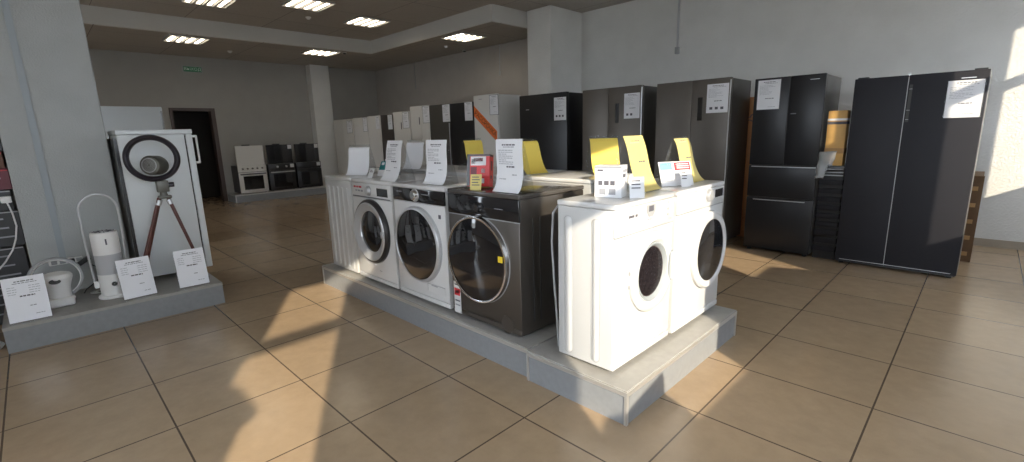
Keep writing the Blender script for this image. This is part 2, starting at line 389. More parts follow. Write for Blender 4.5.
def ex_rect(name, x0, x1, z0, z1, m, y=-.006, th=.003):
    def f(r, cp, x, zt, ph, dp): MB().box(x0, x1, y - th, y, z0, z1, 0, min(.0012, th * .4), 1).build(name, m, cp if name in ('display', 'drawer', 'button', 'brand_mark', 'panel_line') else r)
    return f
def ex_words(x0, z, n, s, m='inkdark', y=-.0062):
    def f(r, cp, x, zt, ph, dp):
        mb = MB(); word(mb, x0, z, n, s, 0, y); mb.build('brand_mark', m, cp, False)
    return f
def ex_sheet(name, x0, x1, z0, z1, m, lines=(), y=-.002):
    def f(r, cp, x, zt, ph, dp):
        mb = MB().box(x0, x1, y - .001, y, z0, z1, 0)
        for (a, b, c, d, mi) in lines: mb.box(x0 + a, x0 + b, y - .0016, y - .001, z0 + c, z0 + d, mi)
        mb.build(name, [m, 'redprint', 'ink', 'inkdark'], r, False)
    return f
ZP = .181
# A: turned away, its ribbed side to the camera
washer('white washing machine end-on with ribbed side panel, left end of the row', (-.985, 2.455, ZP), -PI / 2, .60, .475, ribs=5, ribside=1, R=.2, g=.14,
       extras=[ex_knob(.0, .76, .022, 'silver')])
washer('white front-loader with small silver-ringed porthole door and black display', (-.162, 2.15, ZP), 0, .607, .56, door='silver', dz=.437, R=.258, g=.165, cx=-.012, ph=.112,
       extras=[ex_knob(-.02, .762, .03, 'silver', 'greyplastic'), ex_rect('display', .105, .262, .728, .79, 'blackgloss'), ex_rect('panel_line', -.285, .295, .707, .714, 'inkdark'),
               ex_words(-.26, .785, 3, .018, 'redprint'), ex_words(-.235, .755, 3, .018, 'ink'), ex_words(.05, .12, 2, .008, 'ink', -.0042)])
washer('white washing machine with glossy black control panel and big black door', (.482, 2.15, ZP), 0, .618, .56, panel='blackgloss', ph=.092, door='blackrim', dz=.425, R=.270, g=.254, cx=-.018,
       extras=[ex_knob(-.02, .775, .034, 'chrome', 'silver'), ex_sheet('energy_label', .06, .27, .10, .16, 'white', [(.004, .206, .055, .057, 3), (.004, .006, .002, .057, 3), (.05, .12, .045, .052, 2)], -.0035),
               ex_words(.06, .785, 5, .007, 'ink', -.0062), ex_words(-.25, .79, 3, .009, 'ink', -.0062), ex_sheet('badge', .235, .262, .635, .662, 'inkdark', [(.006, .021, .006, .021, 0)], -.0035)])
def dark_extras(r, cp, x, zt, ph, dp):
    MB().box(.175, .21, -.043, -.038, .452, .488).build('sticker', 'yellowsticker', r)
    T = Matrix.Translation((.20, -.004, .066)) @ FRONT
    MB().lathe([(.055, 0), (.054, .004), (.049, .004), (.048, .001), (.001, .001)], 0, 32, T).build('filter_cap', 'graph', r)
    s = MB()
    for yy in (.10, .16, .40, .46): s.box(x - .0005, x + .0015, yy, yy + .012, .08, .70)
    s.build('side_groove', 'gap', r)
washer('dark graphite washing machine with large chrome-rimmed black door', (1.145, 2.15, ZP), 0, .634, .585, body='graph', side='graph', top='graphtop', panel='blackgloss', ph=.125, door='thin', dz=.425, R=.272, g=.256, cx=-.042,
       extras=[ex_sheet('label_strip', -.300, -.232, .02, .235, 'white', [(.006, .062, .12, .17, 1), (.01, .058, .19, .20, 3), (.01, .058, .08, .09, 3), (.01, .058, .05, .06, 2), (.018, .05, .135, .155, 0)], -.004),
               ex_knob(-.02, .752, .028, 'blackgloss'), ex_words(.12, .755, 4, .006, 'ink', -.0062), dark_extras])
def shield(r, cp, x, zt, ph, dp):
    T = Matrix.Translation((.035, -.006, .782)) @ FRONT
    MB().prism([(-.045, .028), (.045, .028), (.045, -.005), (.02, -.034), (-.02, -.034), (-.045, -.005)], 0, .002, 0, T).build('display', 'greyplastic', cp)
    MB().box(.012, .058, -.0095, -.008, .775, .803).build('display', 'inkdark', cp)
def mk_btn(px_, pz, s=.008):
    return ex_rect('button', px_ - s, px_ + s, pz - s * .7, pz + s * .7, 'silver', -.006, .003)
washer('slim white washing machine in full sun, clear porthole and visible steel drum', (2.068, 2.435, ZP), PI / 2, .575, .335, ribs=2, ribside=-1, door='bowl', dz=.455, R=.212, g=.152, cx=.055, ph=.13,
       extras=[shield, ex_words(-.175, .772, 2, .016, 'inkdark'), ex_words(-.21, .74, 5, .006, 'ink'), mk_btn(.215, .80), mk_btn(.215, .765), mk_btn(.215, .735), mk_btn(.245, .71, .006),
               ex_words(.02, .69, 2, .012, 'ink', -.0032), ex_words(.0, .735, 2, .008, 'ink')])
washer('white washing machine half in shade with dark porthole and navy display', (2.075, 3.072, ZP), PI / 2, .645, .45, door='whitering', dz=.437, R=.242, g=.192, cx=.115, ph=.105,
       extras=[ex_knob(.07, .782, .036, 'silver', 'white'), ex_rect('display', .175, .29, .755, .805, 'blackgloss'), ex_words(-.24, .79, 2, .012, 'inkdark'), ex_words(-.24, .765, 5, .012, 'inkdark'), mk_btn(.13, .755, .008), mk_btn(.15, .775, .008),
               ex_rect('drawer', -.31, -.02, .722, .80, 'white', -.006, .0015)])
# the hidden back row shows only its tops
for i, (x, lb) in enumerate(((-.70, 'white washing machine top behind the ribbed machine, far row left end'), (-.08, 'white washing machine top behind the porthole washer, far row'),
                             (.54, 'white washing machine top behind the black-panel washer, far row'), (1.16, 'white washing machine top catching sun behind the graphite washer, far row'))):
    washer(lb, (x, 3.36, ZP), PI, .60, .545 if i else .50, R=.21, g=.15, dz=.44, door='whitering', h=.87, extras=[ex_knob(.0, .77, .028, 'silver')])

# power hose beside the slim machine
tag(MB().tube([(1.728, 2.19, .98), (1.71, 2.18, .99), (1.685, 2.17, .95), (1.678, 2.165, .8), (1.69, 2.165, .6), (1.695, 2.18, .4), (1.69, 2.2, .2), (1.70, 2.26, .187)], .006).build('drain_hose', 'greyplastic'),
    'grey drain hose hanging between graphite and slim white washers', 'hose')

# ------------------------------------------------------------------ price cards
def lines(mb, path, w, th, mi, rows):
    pass
def card(label, loc, rz, paper, printed, w=.21, hgt=.30, curve=1., group=None, lean=0.):
    r = root('price_card', label, 'price card', loc, rz, group)
    P0 = [(-.062, .004), (-.040, .022), (-.020, .055), (-.004, .10), (.006, .15), (.012, .20), (.020, .25), (.034, hgt)]
    path = [(y * curve + lean * (z / .3) ** 1.2, z * hgt / .30) for y, z in P0]
    # smooth the profile
    sm = []
    for i in range(len(path) - 1):
        p0 = path[max(i - 1, 0)]; p1 = path[i]; p2 = path[i + 1]; p3 = path[min(i + 2, len(path) - 1)]
        for s in range(4):
            t = s / 4
            sm.append(tuple(.5 * ((2 * p1[k]) + (-p0[k] + p2[k]) * t + (2 * p0[k] - 5 * p1[k] + 4 * p2[k] - p3[k]) * t * t + (-p0[k] + 3 * p1[k] - 3 * p2[k] + p3[k]) * t ** 3) for k in (0, 1)))
    sm.append(path[-1])
    mb = MB().strip(sm, -w / 2, w / 2, .0012, 0)
    if printed:
        def at(z):
            for (y0, z0), (y1, z1) in zip(sm, sm[1:]):
                if z0 <= z <= z1: return y0 + (y1 - y0) * (z - z0) / max(z1 - z0, 1e-6), Vector((z1 - z0, -(y1 - y0))).normalized()
            return sm[-1][0], Vector((1, 0))
        def mark(x0, x1, z, hh, mi):
            q = []
            for zz in (z - hh / 2, z + hh / 2):
                y, n = at(zz)
                q.append((y - n.x * .0008, zz))
            mb.add([(x0, q[0][0], q[0][1]), (x1, q[0][0], q[0][1]), (x1, q[1][0], q[1][1]), (x0, q[1][0], q[1][1])], [(0, 1, 2, 3)], mi)
        for z, x0, x1, hh, mi in printed:
            cur = x0
            while cur < x1 - .004:
                e = min(x1, cur + random.uniform(.008, .026)); mark(cur * w / .21, e * w / .21, z * hgt / .30, hh, mi); cur = e + .004
    mb.build('sheet', [paper, 'ink', 'inkdark'], r, True, 60)
    ty = path[-1][0]
    hold = MB().strip([(ty + .002, hgt - .004), (ty + .02, hgt - .05), (ty + .055, .13), (ty + .085, .03), (ty + .09, .003)], -w / 2, w / 2, .002)
    hold.box(-w / 2, w / 2, path[0][0], ty + .09, 0, .0025)
    hold.build('acrylic_stand', 'acrylic', r, True, 60)
    return r
SPEC = [(.268, -.055, .055, .008, 2), (.256, -.045, .045, .005, 1)] + [(.238 - .011 * k, -.085, (-.02 if k % 3 == 2 else .03), .004, 1) for k in range(8)] + [(.145, -.025, .045, .009, 2), (.10, .02, .06, .006, 1), (.075, -.08, -.02, .005, 1)]
BRIEF = [(.272, -.04, .05, .005, 2), (.262, -.06, .04, .004, 1), (.158, -.01, .065, .009, 2)]
zt = ZP + H + .001
zb_ = ZP + .87 + .001
card('plain white price card standing on the ribbed machine', (-.72, 2.36, zt), .5, 'paperback', None, hgt=.27)
card('printed white price card between porthole washer and black-panel washer', (.055, 2.235, zt), 0, 'paper', SPEC)
card('plain white price card between the two tall printed cards', (-.575, 2.85, zb_), .25, 'paperback', None, hgt=.27)
card('printed white price card on the black-panel washer, behind its black panel', (.575, 2.27, zt), .08, 'paper', SPEC, lean=-.035)
card('plain yellow price card behind the red and black carton', (.06, 3.06, zb_), 1.6, 'yellow', None, hgt=.275)
card('large printed white price card on the graphite washer', (1.325, 2.235, zt), 0., 'paper', SPEC, lean=-.05)
card('plain yellow price card just right of the large white card', (.80, 2.99, zb_), 1.45, 'yellow', None, lean=.04, hgt=.27)
card('plain yellow price card directly behind the white carton', (1.30, 3.22, zb_), .95, 'yellow', None, lean=.02, hgt=.275)
card('tall pale yellow price card on the sunlit slim washer, right of white carton', (1.90, 2.69, zt), 1.6, 'paleyellow', BRIEF, lean=.035)
card('pale yellow price card on the half-shaded washer by the leaflet', (1.915, 3.235, zt), 1.6, 'paleyellow', BRIEF, lean=.03, hgt=.285)

def tagcard(name, label, loc, rz, w, h, paper, lean=.3, rows=4):
    r = root(name, label, 'price tag', loc, rz)
    T = TM((0, 0, 0), -lean)
    mb = MB().box(-w / 2, w / 2, -.0008, .0008, 0, h, 0, 0, 1, T)
    for k in range(rows):
        z = h * (.82 - .17 * k); mb.box(-w * .36, w * random.uniform(.1, .36), -.0014, -.0008, z - .003, z + .003, 1, 0, 1, T)
    mb.build('sheet', [paper, 'inkdark'], r, False)
    MB().box(-w / 2, w / 2, .001, .0025, 0, h, 0, 0, 1, T).box(-w / 2, w / 2, 0, h * .5, 0, .002).build('acrylic_stand', 'acrylic', r, False)
    return r
def carton(name, label, loc, rz, w, d, h, mats, deco, rx=0., cat='box'):
    r = root(name, label, cat, loc, rz)
    T = TM((0, 0, 0), rx)
    mb = MB().box(-w / 2, w / 2, 0, d, 0, h, 0, .002, 1, T)
    for (f, a, b, c, e, mi) in deco:             # f front / s right side / t top
        if f == 'f': mb.box(a, b, -.0008, 0, c, e, mi, 0, 1, T)
        elif f == 's': mb.box(w / 2, w / 2 + .0008, a, b, c, e, mi, 0, 1, T)
        else: mb.box(a, b, c, e, h, h + .0008, mi, 0, 1, T)
    mb.build('printed_carton', mats, r, False)
    return r
deco = [('f', -.075, -.055, .004, .20, 2), ('f', -.05, .05, .13, .185, 1), ('f', -.05, -.01, .06, .12, 3), ('f', .0, .05, .07, .125, 0), ('f', -.03, .03, .155, .175, 3), ('f', -.04, .04, .02, .05, 1),
        ('f', -.045, -.02, .14, .17, 2), ('f', .02, .045, .085, .11, 1), ('f', -.075, .075, .187, .199, 2), ('s', .0, .06, .185, .199, 2), ('s', .015, .045, .05, .07, 3), ('s', .02, .05, .10, .16, 3)]
carton('gift_carton', 'red and black carton leaning on the graphite washer', (1.02, 2.24, zt + .013), .5, .15, .07, .20, ['red', 'paper', 'black', 'boxmaroon'], deco, -.17)
tagcard('price_tag', 'small yellow price tag in front of red carton', (1.06, 2.185, zt), .5, .072, .095, 'paleyellow', .25, 4)
deco = [('f', -.06, .02, .095, .115, 1), ('f', -.05, -.028, .062, .085, 2), ('f', -.02, .005, .062, .085, 2), ('f', .012, .036, .062, .085, 2), ('f', -.045, -.012, .015, .045, 3), ('f', .005, .04, .015, .045, 3), ('f', -.055, -.025, .132, .142, 2),
        ('s', .02, .07, .10, .118, 2), ('s', .02, .09, .125, .14, 3), ('f', -.07, .07, .148, .158, 3), ('t', -.05, .05, .02, .09, 3)]
carton('accessory_carton', 'white carton with small dark pictograms on slim washer', (1.905, 2.335, zt), .28, .14, .10, .16, ['paper', 'paperback', 'inkdark', 'ink'], deco)
tagcard('price_tag', 'small white price tag leaning on the white carton', (2.035, 2.40, zt), .8, .075, .105, 'paper', .22, 3)
r = root('leaflet', 'white leaflet with blue and red heads on half-shaded washer', 'leaflet', (1.965, 2.985, zt), 1.0)
T = TM((0, 0, 0), -.38, 0, 0)
mb = MB().box(-.105, .105, -.001, .001, 0, .15, 0, 0, 1, T).box(-.10, -.02, -.0018, -.001, .10, .145, 1, 0, 1, T).box(-.005, .10, -.0018, -.001, .095, .145, 2, 0, 1, T)
for k in range(5): mb.box(-.095, -.03, -.0018, -.001, .03 + .014 * k, .033 + .014 * k, 3, 0, 1, T)
for k in range(3): mb.box(.01, .09, -.0024, -.0018, .107 + .012 * k, .112 + .012 * k, 0, 0, 1, T)
mb.build('sheet', ['paper', 'blue', 'redprint', 'ink'], r, False)
MB().strip([(.045, .128), (.085, .06), (.11, .002)], -.09, .09, .002).build('acrylic_stand', 'acrylic', r)
tagcard('price_tag', 'small white price tag in front of blue and red leaflet', (2.02, 2.975, zt), 1.0, .06, .10, 'paper', .3, 3)
r = root('leaflet', 'teal leaflet lying tilted on the porthole washer', 'leaflet', (-.40, 2.42, zt), .25)
T = TM((0, 0, 0), -.5)
mb = MB().box(-.085, .085, -.003, .003, .055, .135, 0, 0, 1, T).box(-.085, .085, -.003, .003, .0, .055, 1, 0, 1, T)
for k in range(3): mb.box(-.07 + .05 * k, -.04 + .05 * k, -.004, -.003, .10, .125, 1 if k != 1 else 2, 0, 1, T)
mb.box(-.03, .07, -.02, .02, .135, .15, 3, 0, 1, T)
mb.build('sheet', ['teal', 'paper', 'ink', 'silver'], r, False)
MB().strip([(.075, .12), (.11, .05), (.13, .001)], -.07, .07, .003).build('card_support', 'acrylic', r)
tagcard('price_tag', 'small white price tag beside the teal leaflet', (-.345, 2.25, zt), .2, .055, .085, 'paper', .5, 2)
tag(MB().box(-.09, .09, -.06, .06, 0, .0015).build('paper_slip', 'paper'), 'flat white paper slip lying on black-panel washer', 'paper').location = (.33, 2.45, zt)
bpy.data.objects['paper_slip'].rotation_euler = (0, 0, .2)

# ------------------------------------------------------------------ fridges (origin: front bottom centre, front faces -Y)
def fridge(label, x0, x1, yf, h, depth, front, side, doors, kind='plain', z0=0., group=None, extra=None, foot=.03):
    w = x1 - x0; r = root('refrigerator', label, 'fridge', ((x0 + x1) / 2, yf, z0), 0, group)
    MB().box(-w / 2, w / 2, .055, depth, foot, h - .012, 0, .006, 2).build('cabinet', side, r)
    MB().box(-w / 2 + .02, w / 2 - .02, .03, .06, foot, h - .03).build('gasket', 'gap', r)
    ds = []
    for (a, b, c, d) in doors:
        ds.append(MB().box(a * w - w / 2 + .002, b * w - w / 2 - .002, 0, .05, foot + c * (h - foot), foot + d * (h - foot) - .004, 0, .006, 3).build('door', front, r))
    for sx in (-1, 1):
        for yy in (.06, depth - .06): MB().cyl((sx * (w / 2 - .05), yy, 0), (sx * (w / 2 - .05), yy, foot + .006), .022, 0, 14).build('foot', 'black', r)
    if extra: extra(r, ds, w, h)
    return r
def sheet(label, x, z, y, w=.215, hgt=.305, icons=0, rows=8, frame=False, m='paper', holder=False):
    """A4 price sheet fixed upright on a fridge front"""
    r = root('price_sheet', label, 'price sheet', (x, y, z))
    mb = MB().box(-w / 2, w / 2, -.002, 0, -hgt, 0, 0)
    def ln(a, b, zc, t, mi):
        cur = a
        while cur < b - .004:
            e = min(b, cur + random.uniform(.008, .026)); mb.box(cur, e, -.0026, -.002, zc - t / 2, zc + t / 2, mi); cur = e + .005
    k = w / .215
    ln(-.055 * k, .06 * k, -.02, .006, 2); ln(-.04 * k, .08 * k, -.034, .005, 1)
    for i in range(rows): ln(-.09 * k, random.uniform(-.02, .07) * k, -.055 - .0125 * i, .003, 1)
    ln(-.03 * k, .05 * k, -.185, .008, 2)
    for i in range(icons): mb.box((-.075 + .055 * i) * k, (-.045 + .055 * i) * k, -.0026, -.002, -.278, -.25, 2)
    if not icons: ln(-.0 * k, .07 * k, -.27, .004, 1)
    mb.build('sheet', [m, 'ink', 'inkdark'], r, False)
    f = MB()
    if frame:
        t = .006
        f.box(-w / 2 - t, w / 2 + t, -.0035, -.0005, 0, t).box(-w / 2 - t, w / 2 + t, -.0035, -.0005, -hgt - t, -hgt).box(-w / 2 - t, -w / 2, -.0035, -.0005, -hgt, 0).box(w / 2, w / 2 + t, -.0035, -.0005, -hgt, 0)
        f.build('sheet_frame', 'inkdark', r, False)
    elif holder:
        for s in (-1, 1): MB().box(s * w / 2 - .006, s * w / 2 + .006, -.006, -.0005, -hgt, .004).build('sheet_holder', 'acrylic', r, False)
    return r
YF = 5.85
def lg(x, z, wd=.07, m='silver'):
    def f(r, ds, w, h): MB().box(x - wd / 2, x + wd / 2, -.001, .002, z - .004, z + .004).build('brand_mark', m, ds[-1], False)
    return f
def ex_fr4(r, ds, w, h):
    s = -.065 * w
    MB().box(s - .003, s + .003, -.001, .03, .05, h - .02).build('door_seam', 'greyplastic', r)
    g_ = MB().box(s + .012, s + .034, -.0015, .01, 1.36, 1.68)
    for z in (1.38, 1.46, 1.64): g_.box(s + .012, s + .034, -.0025, 0, z, z + .004, 1)
    g_.build('recessed_handle', ['gap', 'greyplastic'], ds[1])
    MB().box(.28, .37, -.001, .002, 1.70, 1.706).build('brand_mark', 'silver', ds[1], False)
    b = MB().box(-w / 2 + .01, w / 2 - .01, .02, .05, .018, .03); b.box(-w / 2 + .04, w / 2 - .04, -.002, .0, .046, .050, 1); b.build('base_grille', ['black', 'silver'], r)
    for sx in (-1, 1): MB().box(sx * (w / 2 - .06) - .04, sx * (w / 2 - .06) + .04, .02, .10, h - .012, h + .008, 0, .004, 2).build('hinge_cover', 'black', r)
    MB().box(s - .008, s + .008, .01, .05, h - .01, h + .012).build('hinge_pin', 'silver', r)
fridge('big black side-by-side fridge nearest on the right, sunlit price sheet', 2.285, 3.185, 5.82, 1.765, .66, 'blackfr', 'blackfrside', [(0, .435, 0, 1), (.435, 1, 0, 1)], extra=ex_fr4)
sheet('white price sheet crossed by sun and shadow on big black fridge', 3.05, 1.685, 5.819, .222, .30, holder=True)
def ex_fr3(r, ds, w, h):
    MB().box(-.004 + .012, .004 + .012, -.002, .03, .985, h - .02).build('door_seam', 'black', r)
    MB().box(-w / 2 + .03, w / 2 - .01, -.006, .012, .928, .938).build('drawer_handle', 'silver', ds[2])
    MB().box(-w / 2 + .07, w / 2 - .08, -.006, .012, .572, .580).build('drawer_handle', 'silver', ds[3])
    MB().box(-w / 2 + .07, w / 2 - .08, -.001, .012, .580, .602).build('drawer_recess', 'black', ds[3])
    MB().box(.19, .27, -.001, .002, 1.795, 1.80).build('brand_mark', 'silver', ds[1], False)
    MB().box(.04, .09, -.001, .002, 1.47, 1.48).build('touch_mark', 'ink', ds[1], False)
fridge('black four-door fridge with two drawers, left of the big black fridge', 1.40, 2.05, YF, 1.85, .65, 'darkglassfr', 'blackfrside', [(0, .52, .508, 1), (.52, 1, .508, 1), (0, 1, .318, .506), (0, 1, .0, .316)], extra=ex_fr3)
sheet('white price sheet on the black four-door fridge, framed', 1.545, 1.825, YF - .001, .215, .295, frame=True)
def ex_st(px_, z0, z1):
    def f(r, ds, w, h):
        MB().box(px_ - .028, px_ + .028, -.003, .01, z0, z1, 0, .002, 1).build('recessed_handle', 'blackgloss', ds[1])
        MB().box(w / 2 - .014, w / 2 - .002, -.002, .004, .04, h - .03).build('door_edge', 'silver', ds[1])
    return f
fridge('stainless side-by-side fridge with black grip beside the four-door fridge', .27, 1.16, YF, 1.90, .60, 'steel', 'steelside', [(0, .50, 0, 1), (.50, 1, 0, 1)], extra=ex_st(.105, 1.44, 1.70))
sheet('price sheet on the stainless side-by-side fridge nearest the camera', 1.015, 1.835, YF - .001, .24, .315, icons=3)
fridge('stainless side-by-side fridge between black fridge and nearer stainless one', -.85, .075, YF, 1.91, .55, 'steel', 'steelside', [(0, .46, 0, 1), (.46, 1, 0, 1)], extra=ex_st(.10, 1.45, 1.70))
sheet('price sheet on the stainless fridge second from the black four-door', -.07, 1.815, YF - .001, .225, .315, icons=2)
fridge('wide black fridge beside the white fridge with orange tape', -2.07, -1.12, YF, 1.92, .52, 'darkglassfr', 'darkglassfr', [(0, 1, 0, 1)], extra=lg(-.3, 1.7))
sheet('price sheet on the wide black fridge right of orange tape', -1.25, 1.845, YF - .001, .225, .325, icons=3)
fridge('white fridge with an orange tape banner across its front', -3.165, -2.57, YF, 2.0, .56, 'offwhite', 'offwhite', [(0, 1, .36, 1), (0, 1, 0, .355)], extra=lg(-.12, 1.93, .08, 'ink'))
sheet('grey-framed price sheet above the orange tape banner', -2.65, 1.975, YF - .001, .20, .31, frame=True)
fridge('tall black fridge left of the orange-taped white fridge', -3.845, -3.18, YF, 1.91, .6, 'darkglassfr', 'darkglassfr', [(0, 1, .36, 1), (0, 1, 0, .355)])
sheet('price sheet on the tall black fridge left of orange tape', -3.305, 1.90, YF - .001, .205, .31)
def ex_side(r, ds, w, h): MB().box(w / 2 - .02, w / 2 - .004, -.004, .004, .04, h - .35).build('door_edge', 'silver', ds[0])
fridge('dark grey fridge with pale door edge left of the tall black one', -4.475, -3.86, YF, 1.918, .6, 'greyfr', 'greyfr', [(0, 1, .36, 1), (0, 1, 0, .355)], extra=ex_side)
sheet('price sheet on the dark grey fridge with pale door edge', -3.945, 1.90, YF - .001, .215, .31)
def ex_grip(r, ds, w, h): MB().box(-.02, .005, -.004, .004, h - .36, h - .22).build('recessed_handle', 'inkdark', ds[0])
fridge('tall white fridge with dark grip slot left of dark grey fridge', -5.13, -4.49, YF, 1.928, .6, 'offwhite', 'offwhite', [(0, .58, 0, 1), (.58, 1, 0, 1)], extra=ex_grip)
sheet('price sheet on the tall white fridge with grip slot', -4.575, 1.905, YF - .001, .22, .31, frame=True)
fridge('white fridge right of the narrow dark brown fridge', -5.785, -5.16, YF, 1.85, .6, 'offwhite', 'offwhite', [(0, 1, .36, 1), (0, 1, 0, .355)], extra=ex_grip)
sheet('price sheet on the white fridge right of the dark brown one', -5.30, 1.828, YF - .001, .22, .315, frame=True)
fridge('narrow dark brown fridge among the far white fridges', -6.30, -5.815, YF, 1.815, .6, 'brownfr', 'brownfr', [(0, 1, .36, 1), (0, 1, 0, .355)])
sheet('price sheet on the narrow dark brown fridge', -5.91, 1.80, YF - .001, .17, .30)
fridge('white fridge left of the narrow dark brown fridge', -6.87, -6.325, YF, 1.812, .6, 'offwhite', 'offwhite', [(0, 1, .36, 1), (0, 1, 0, .355)])
sheet('faint price sheet on the white fridge left of dark brown one', -6.43, 1.79, YF - .001, .16, .27)
fridge('white fridge second from the far corner of the row', -7.56, -6.885, YF, 1.80, .6, 'offwhite', 'offwhite', [(0, 1, .36, 1), (0, 1, 0, .355)])
sheet('dark-framed price sheet on second fridge from the far corner', -6.99, 1.79, YF - .001, .19, .31, frame=True)
fridge('wide white fridge at the far left end of the row', -8.60, -7.60, YF, 1.79, .6, 'offwhite', 'offwhite', [(0, .5, 0, 1), (.5, 1, 0, 1)])
sheet('dark-framed price sheet on the farthest fridge of the row', -7.76, 1.745, YF - .001, .26, .285, frame=True)
# orange tape banner
L_ = .86; a_ = math.atan2(-.43, .57); cx_, cz_ = -2.868, 1.505
mb = MB(); y_ = YF - .0012
ca, sa = math.cos(a_), math.sin(a_)
# clipped to the door: parallelogram with upright ends
mb.add([(-3.160, y_, 1.835), (-3.160, y_, 1.655), (-2.60, y_, 1.215), (-2.60, y_, 1.395)], [(0, 1, 2, 3)], 0)
mb.add([(-3.160, y_ + .001, 1.835), (-3.160, y_ + .001, 1.655), (-2.60, y_ + .001, 1.215), (-2.60, y_ + .001, 1.395)], [(3, 2, 1, 0)], 0)
T = Matrix.Translation((-2.88, y_ - .0006, 1.525)) @ Matrix.Rotation(math.atan2(.44, .56), 4, 'Y') @ FRONT.inverted().inverted()
text_geo(mb, 'РАССРОЧКА', .105, 1, T)
tag(mb.build('tape_banner', ['orange', 'tapetext'], None, False), 'orange diagonal tape banner with lettering on white fridge', 'banner')

# between and behind the right-hand fridges
r = root('carton_box', 'tall orange-brown cardboard carton behind the nearer stainless fridge', 'box', (1.205, 6.47, 0))
mb = MB().box(-.09, .09, 0, .5, 0, 1.70, 0, .004, 1)
text_geo(mb, '25', .12, 1, Matrix.Translation((-.02, -.001, 1.45)) @ Matrix.Rotation(-PI / 2, 4, 'Y') @ FRONT)
mb.build('carton', ['orangecard', 'inkdark'], r, False)
r = root('tray_stack', 'black ribbed stack standing between the two black fridges', 'stack', (2.168, 5.90, 0))
MB().box(-.098, .098, .02, .46, 0, .90).build('body', 'black', r, False)
for k in range(9):
    MB().box(-.102, .102, 0, .48, .08 + .085 * k, .135 + .085 * k, 0, .006, 2).build('tray', 'blackfr', r)
for k in range(3): MB().box(-.10, .10, -.006, .01, .855 + .03 * k, .866 + .03 * k, 0, .003, 1).build('steel_rim', 'silver', r)
MB().box(-.104, .104, .0, .48, .91, .955, 0, .006, 2).build('lid', 'black', r)
r = root('carton_box', 'golden sunlit carton on the black stack between fridges', 'box', (2.165, 5.885, .957))
mb = MB().box(-.075, .085, 0, .12, .0, .53, 0, .006, 2).box(-.0762, .0862, -.001, .119, .40, .425, 1).box(-.0766, .0866, -.0014, .1194, .435, .455, 2).box(-.0762, .0862, -.001, .119, .12, .17, 3)
mb.build('carton', ['gold', 'inkdark', 'paper', 'cardboard'], r)
bg = MB(); rnd = random.Random(3); n = 6
vs = []; fs = []
for i in range(n + 1):
    for j in range(5):
        vs.append((-.10 + .035 * j + rnd.uniform(-.006, .006) - .004 * i, -.02 + rnd.uniform(-.012, .012), .13 - .045 * i * (1 if j < 3 else .55) + rnd.uniform(-.006, .006)))
for i in range(n):
    for j in range(4): fs.append((i * 5 + j, i * 5 + j + 1, i * 5 + j + 6, i * 5 + j + 5))
o = MB().add(vs, fs).build('plastic_bag', 'bag'); tag(o, 'clear crumpled plastic hanging below the golden carton', 'bag'); o.location = (2.16, 5.872, .97)
sm_ = o.modifiers.new('thick', 'SOLIDIFY'); sm_.thickness = .001
r = root('carton_box', 'brown wooden-looking carton behind the big black fridge', 'box', (3.06, 6.62, 0))
mb = MB().box(-.20, .19, 0, .6, 0, .84, 0, .003, 1)
for k in range(5): mb.box(.1, .191, -.006, .3, .06 + .16 * k, .10 + .16 * k, 1)
mb.box(.165, .196, -.008, .02, 0, .84, 0)
mb.build('carton', ['carton2', 'cardboard'], r, False)

# ------------------------------------------------------------------ cookers on the far podium (faces +X)
def cooker(label, y, body, kind):
    r = root('built_in_oven', label, 'oven', (-8.40, y, .181), PI / 2)
    w, dp, h = .59, .52, .62
    MB().box(-w / 2 + .01, w / 2 - .01, .02, dp, .012, h - .005, 0, .005, 1).build('cabinet', 'black', r)
    MB().box(-w / 2, w / 2, -.004, .03, h - .145, h, 0, .006, 2).build('control_panel', body, r)
    for k in range(5):
        T = Matrix.Translation((-.2 + .1 * k, -.004, h - .07)) @ FRONT
        if kind == 'white' or (k in (1, 3) and kind == 'black'): MB().lathe([(.024, 0), (.022, .02), (.017, .026), (.001, .026)], 0, 20, T).build('knob', 'chrome' if kind == 'white' else 'silver', r)
    dr = MB().box(-w / 2, w / 2, -.012, .02, .012, h - .155, 0, .006, 2).build('oven_door', body, r)
    MB().box(-w / 2 + .09, w / 2 - .09, -.014, -.008, .085, h - .235, 0, .002, 1).build('oven_window', 'blackglass', dr)
    hz = h - .19
    hd = MB().cyl((-w / 2 + .03, -.045, hz), (w / 2 - .03, -.045, hz), .014, 0, 12)
    for s in (-1, 1): hd.cyl((s * (w / 2 - .09), -.045, hz), (s * (w / 2 - .09), -.01, hz), .008, 0, 8)
    hd.build('oven_handle', {'white': 'inkdark', 'black': 'silver', 'blackb': 'black'}[kind], dr)
    up = MB().box(-w / 2 + .012, w / 2 - .012, .03, .055, h + .001, h + .43, 0, .004, 1).build('upright_hob_panel', {'white': 'offwhite'}.get(kind, 'blackgloss'), r)
    MB().box(-.14, .02, .03, .07, h + .431, h + .455, 0, .004, 1).build('top_clip', 'black', r)
    for sx in (-1, 1):
        for yy in (.06, dp - .06): MB().cyl((sx * .24, yy, 0), (sx * .24, yy, .016), .02, 0, 10).build('foot', 'black', r)
    if kind != 'white':
        MB().box(.19, .275, .027, .029, h + .33, h + .42).build('tag_sheet', 'paper', up, False)
        MB().box(.19, .275, -.007, -.005, h - .10, h - .02).build('tag_sheet', 'paper', r, False)
    return r
cooker('white oven with white upright panel, left of three by far wall', 3.765, 'offwhite', 'white')
cooker('black oven with silver handle, middle of three by far wall', 4.40, 'black', 'black')
cooker('all-black oven nearest the pilaster, right of three by far wall', 5.03, 'black', 'blackb')

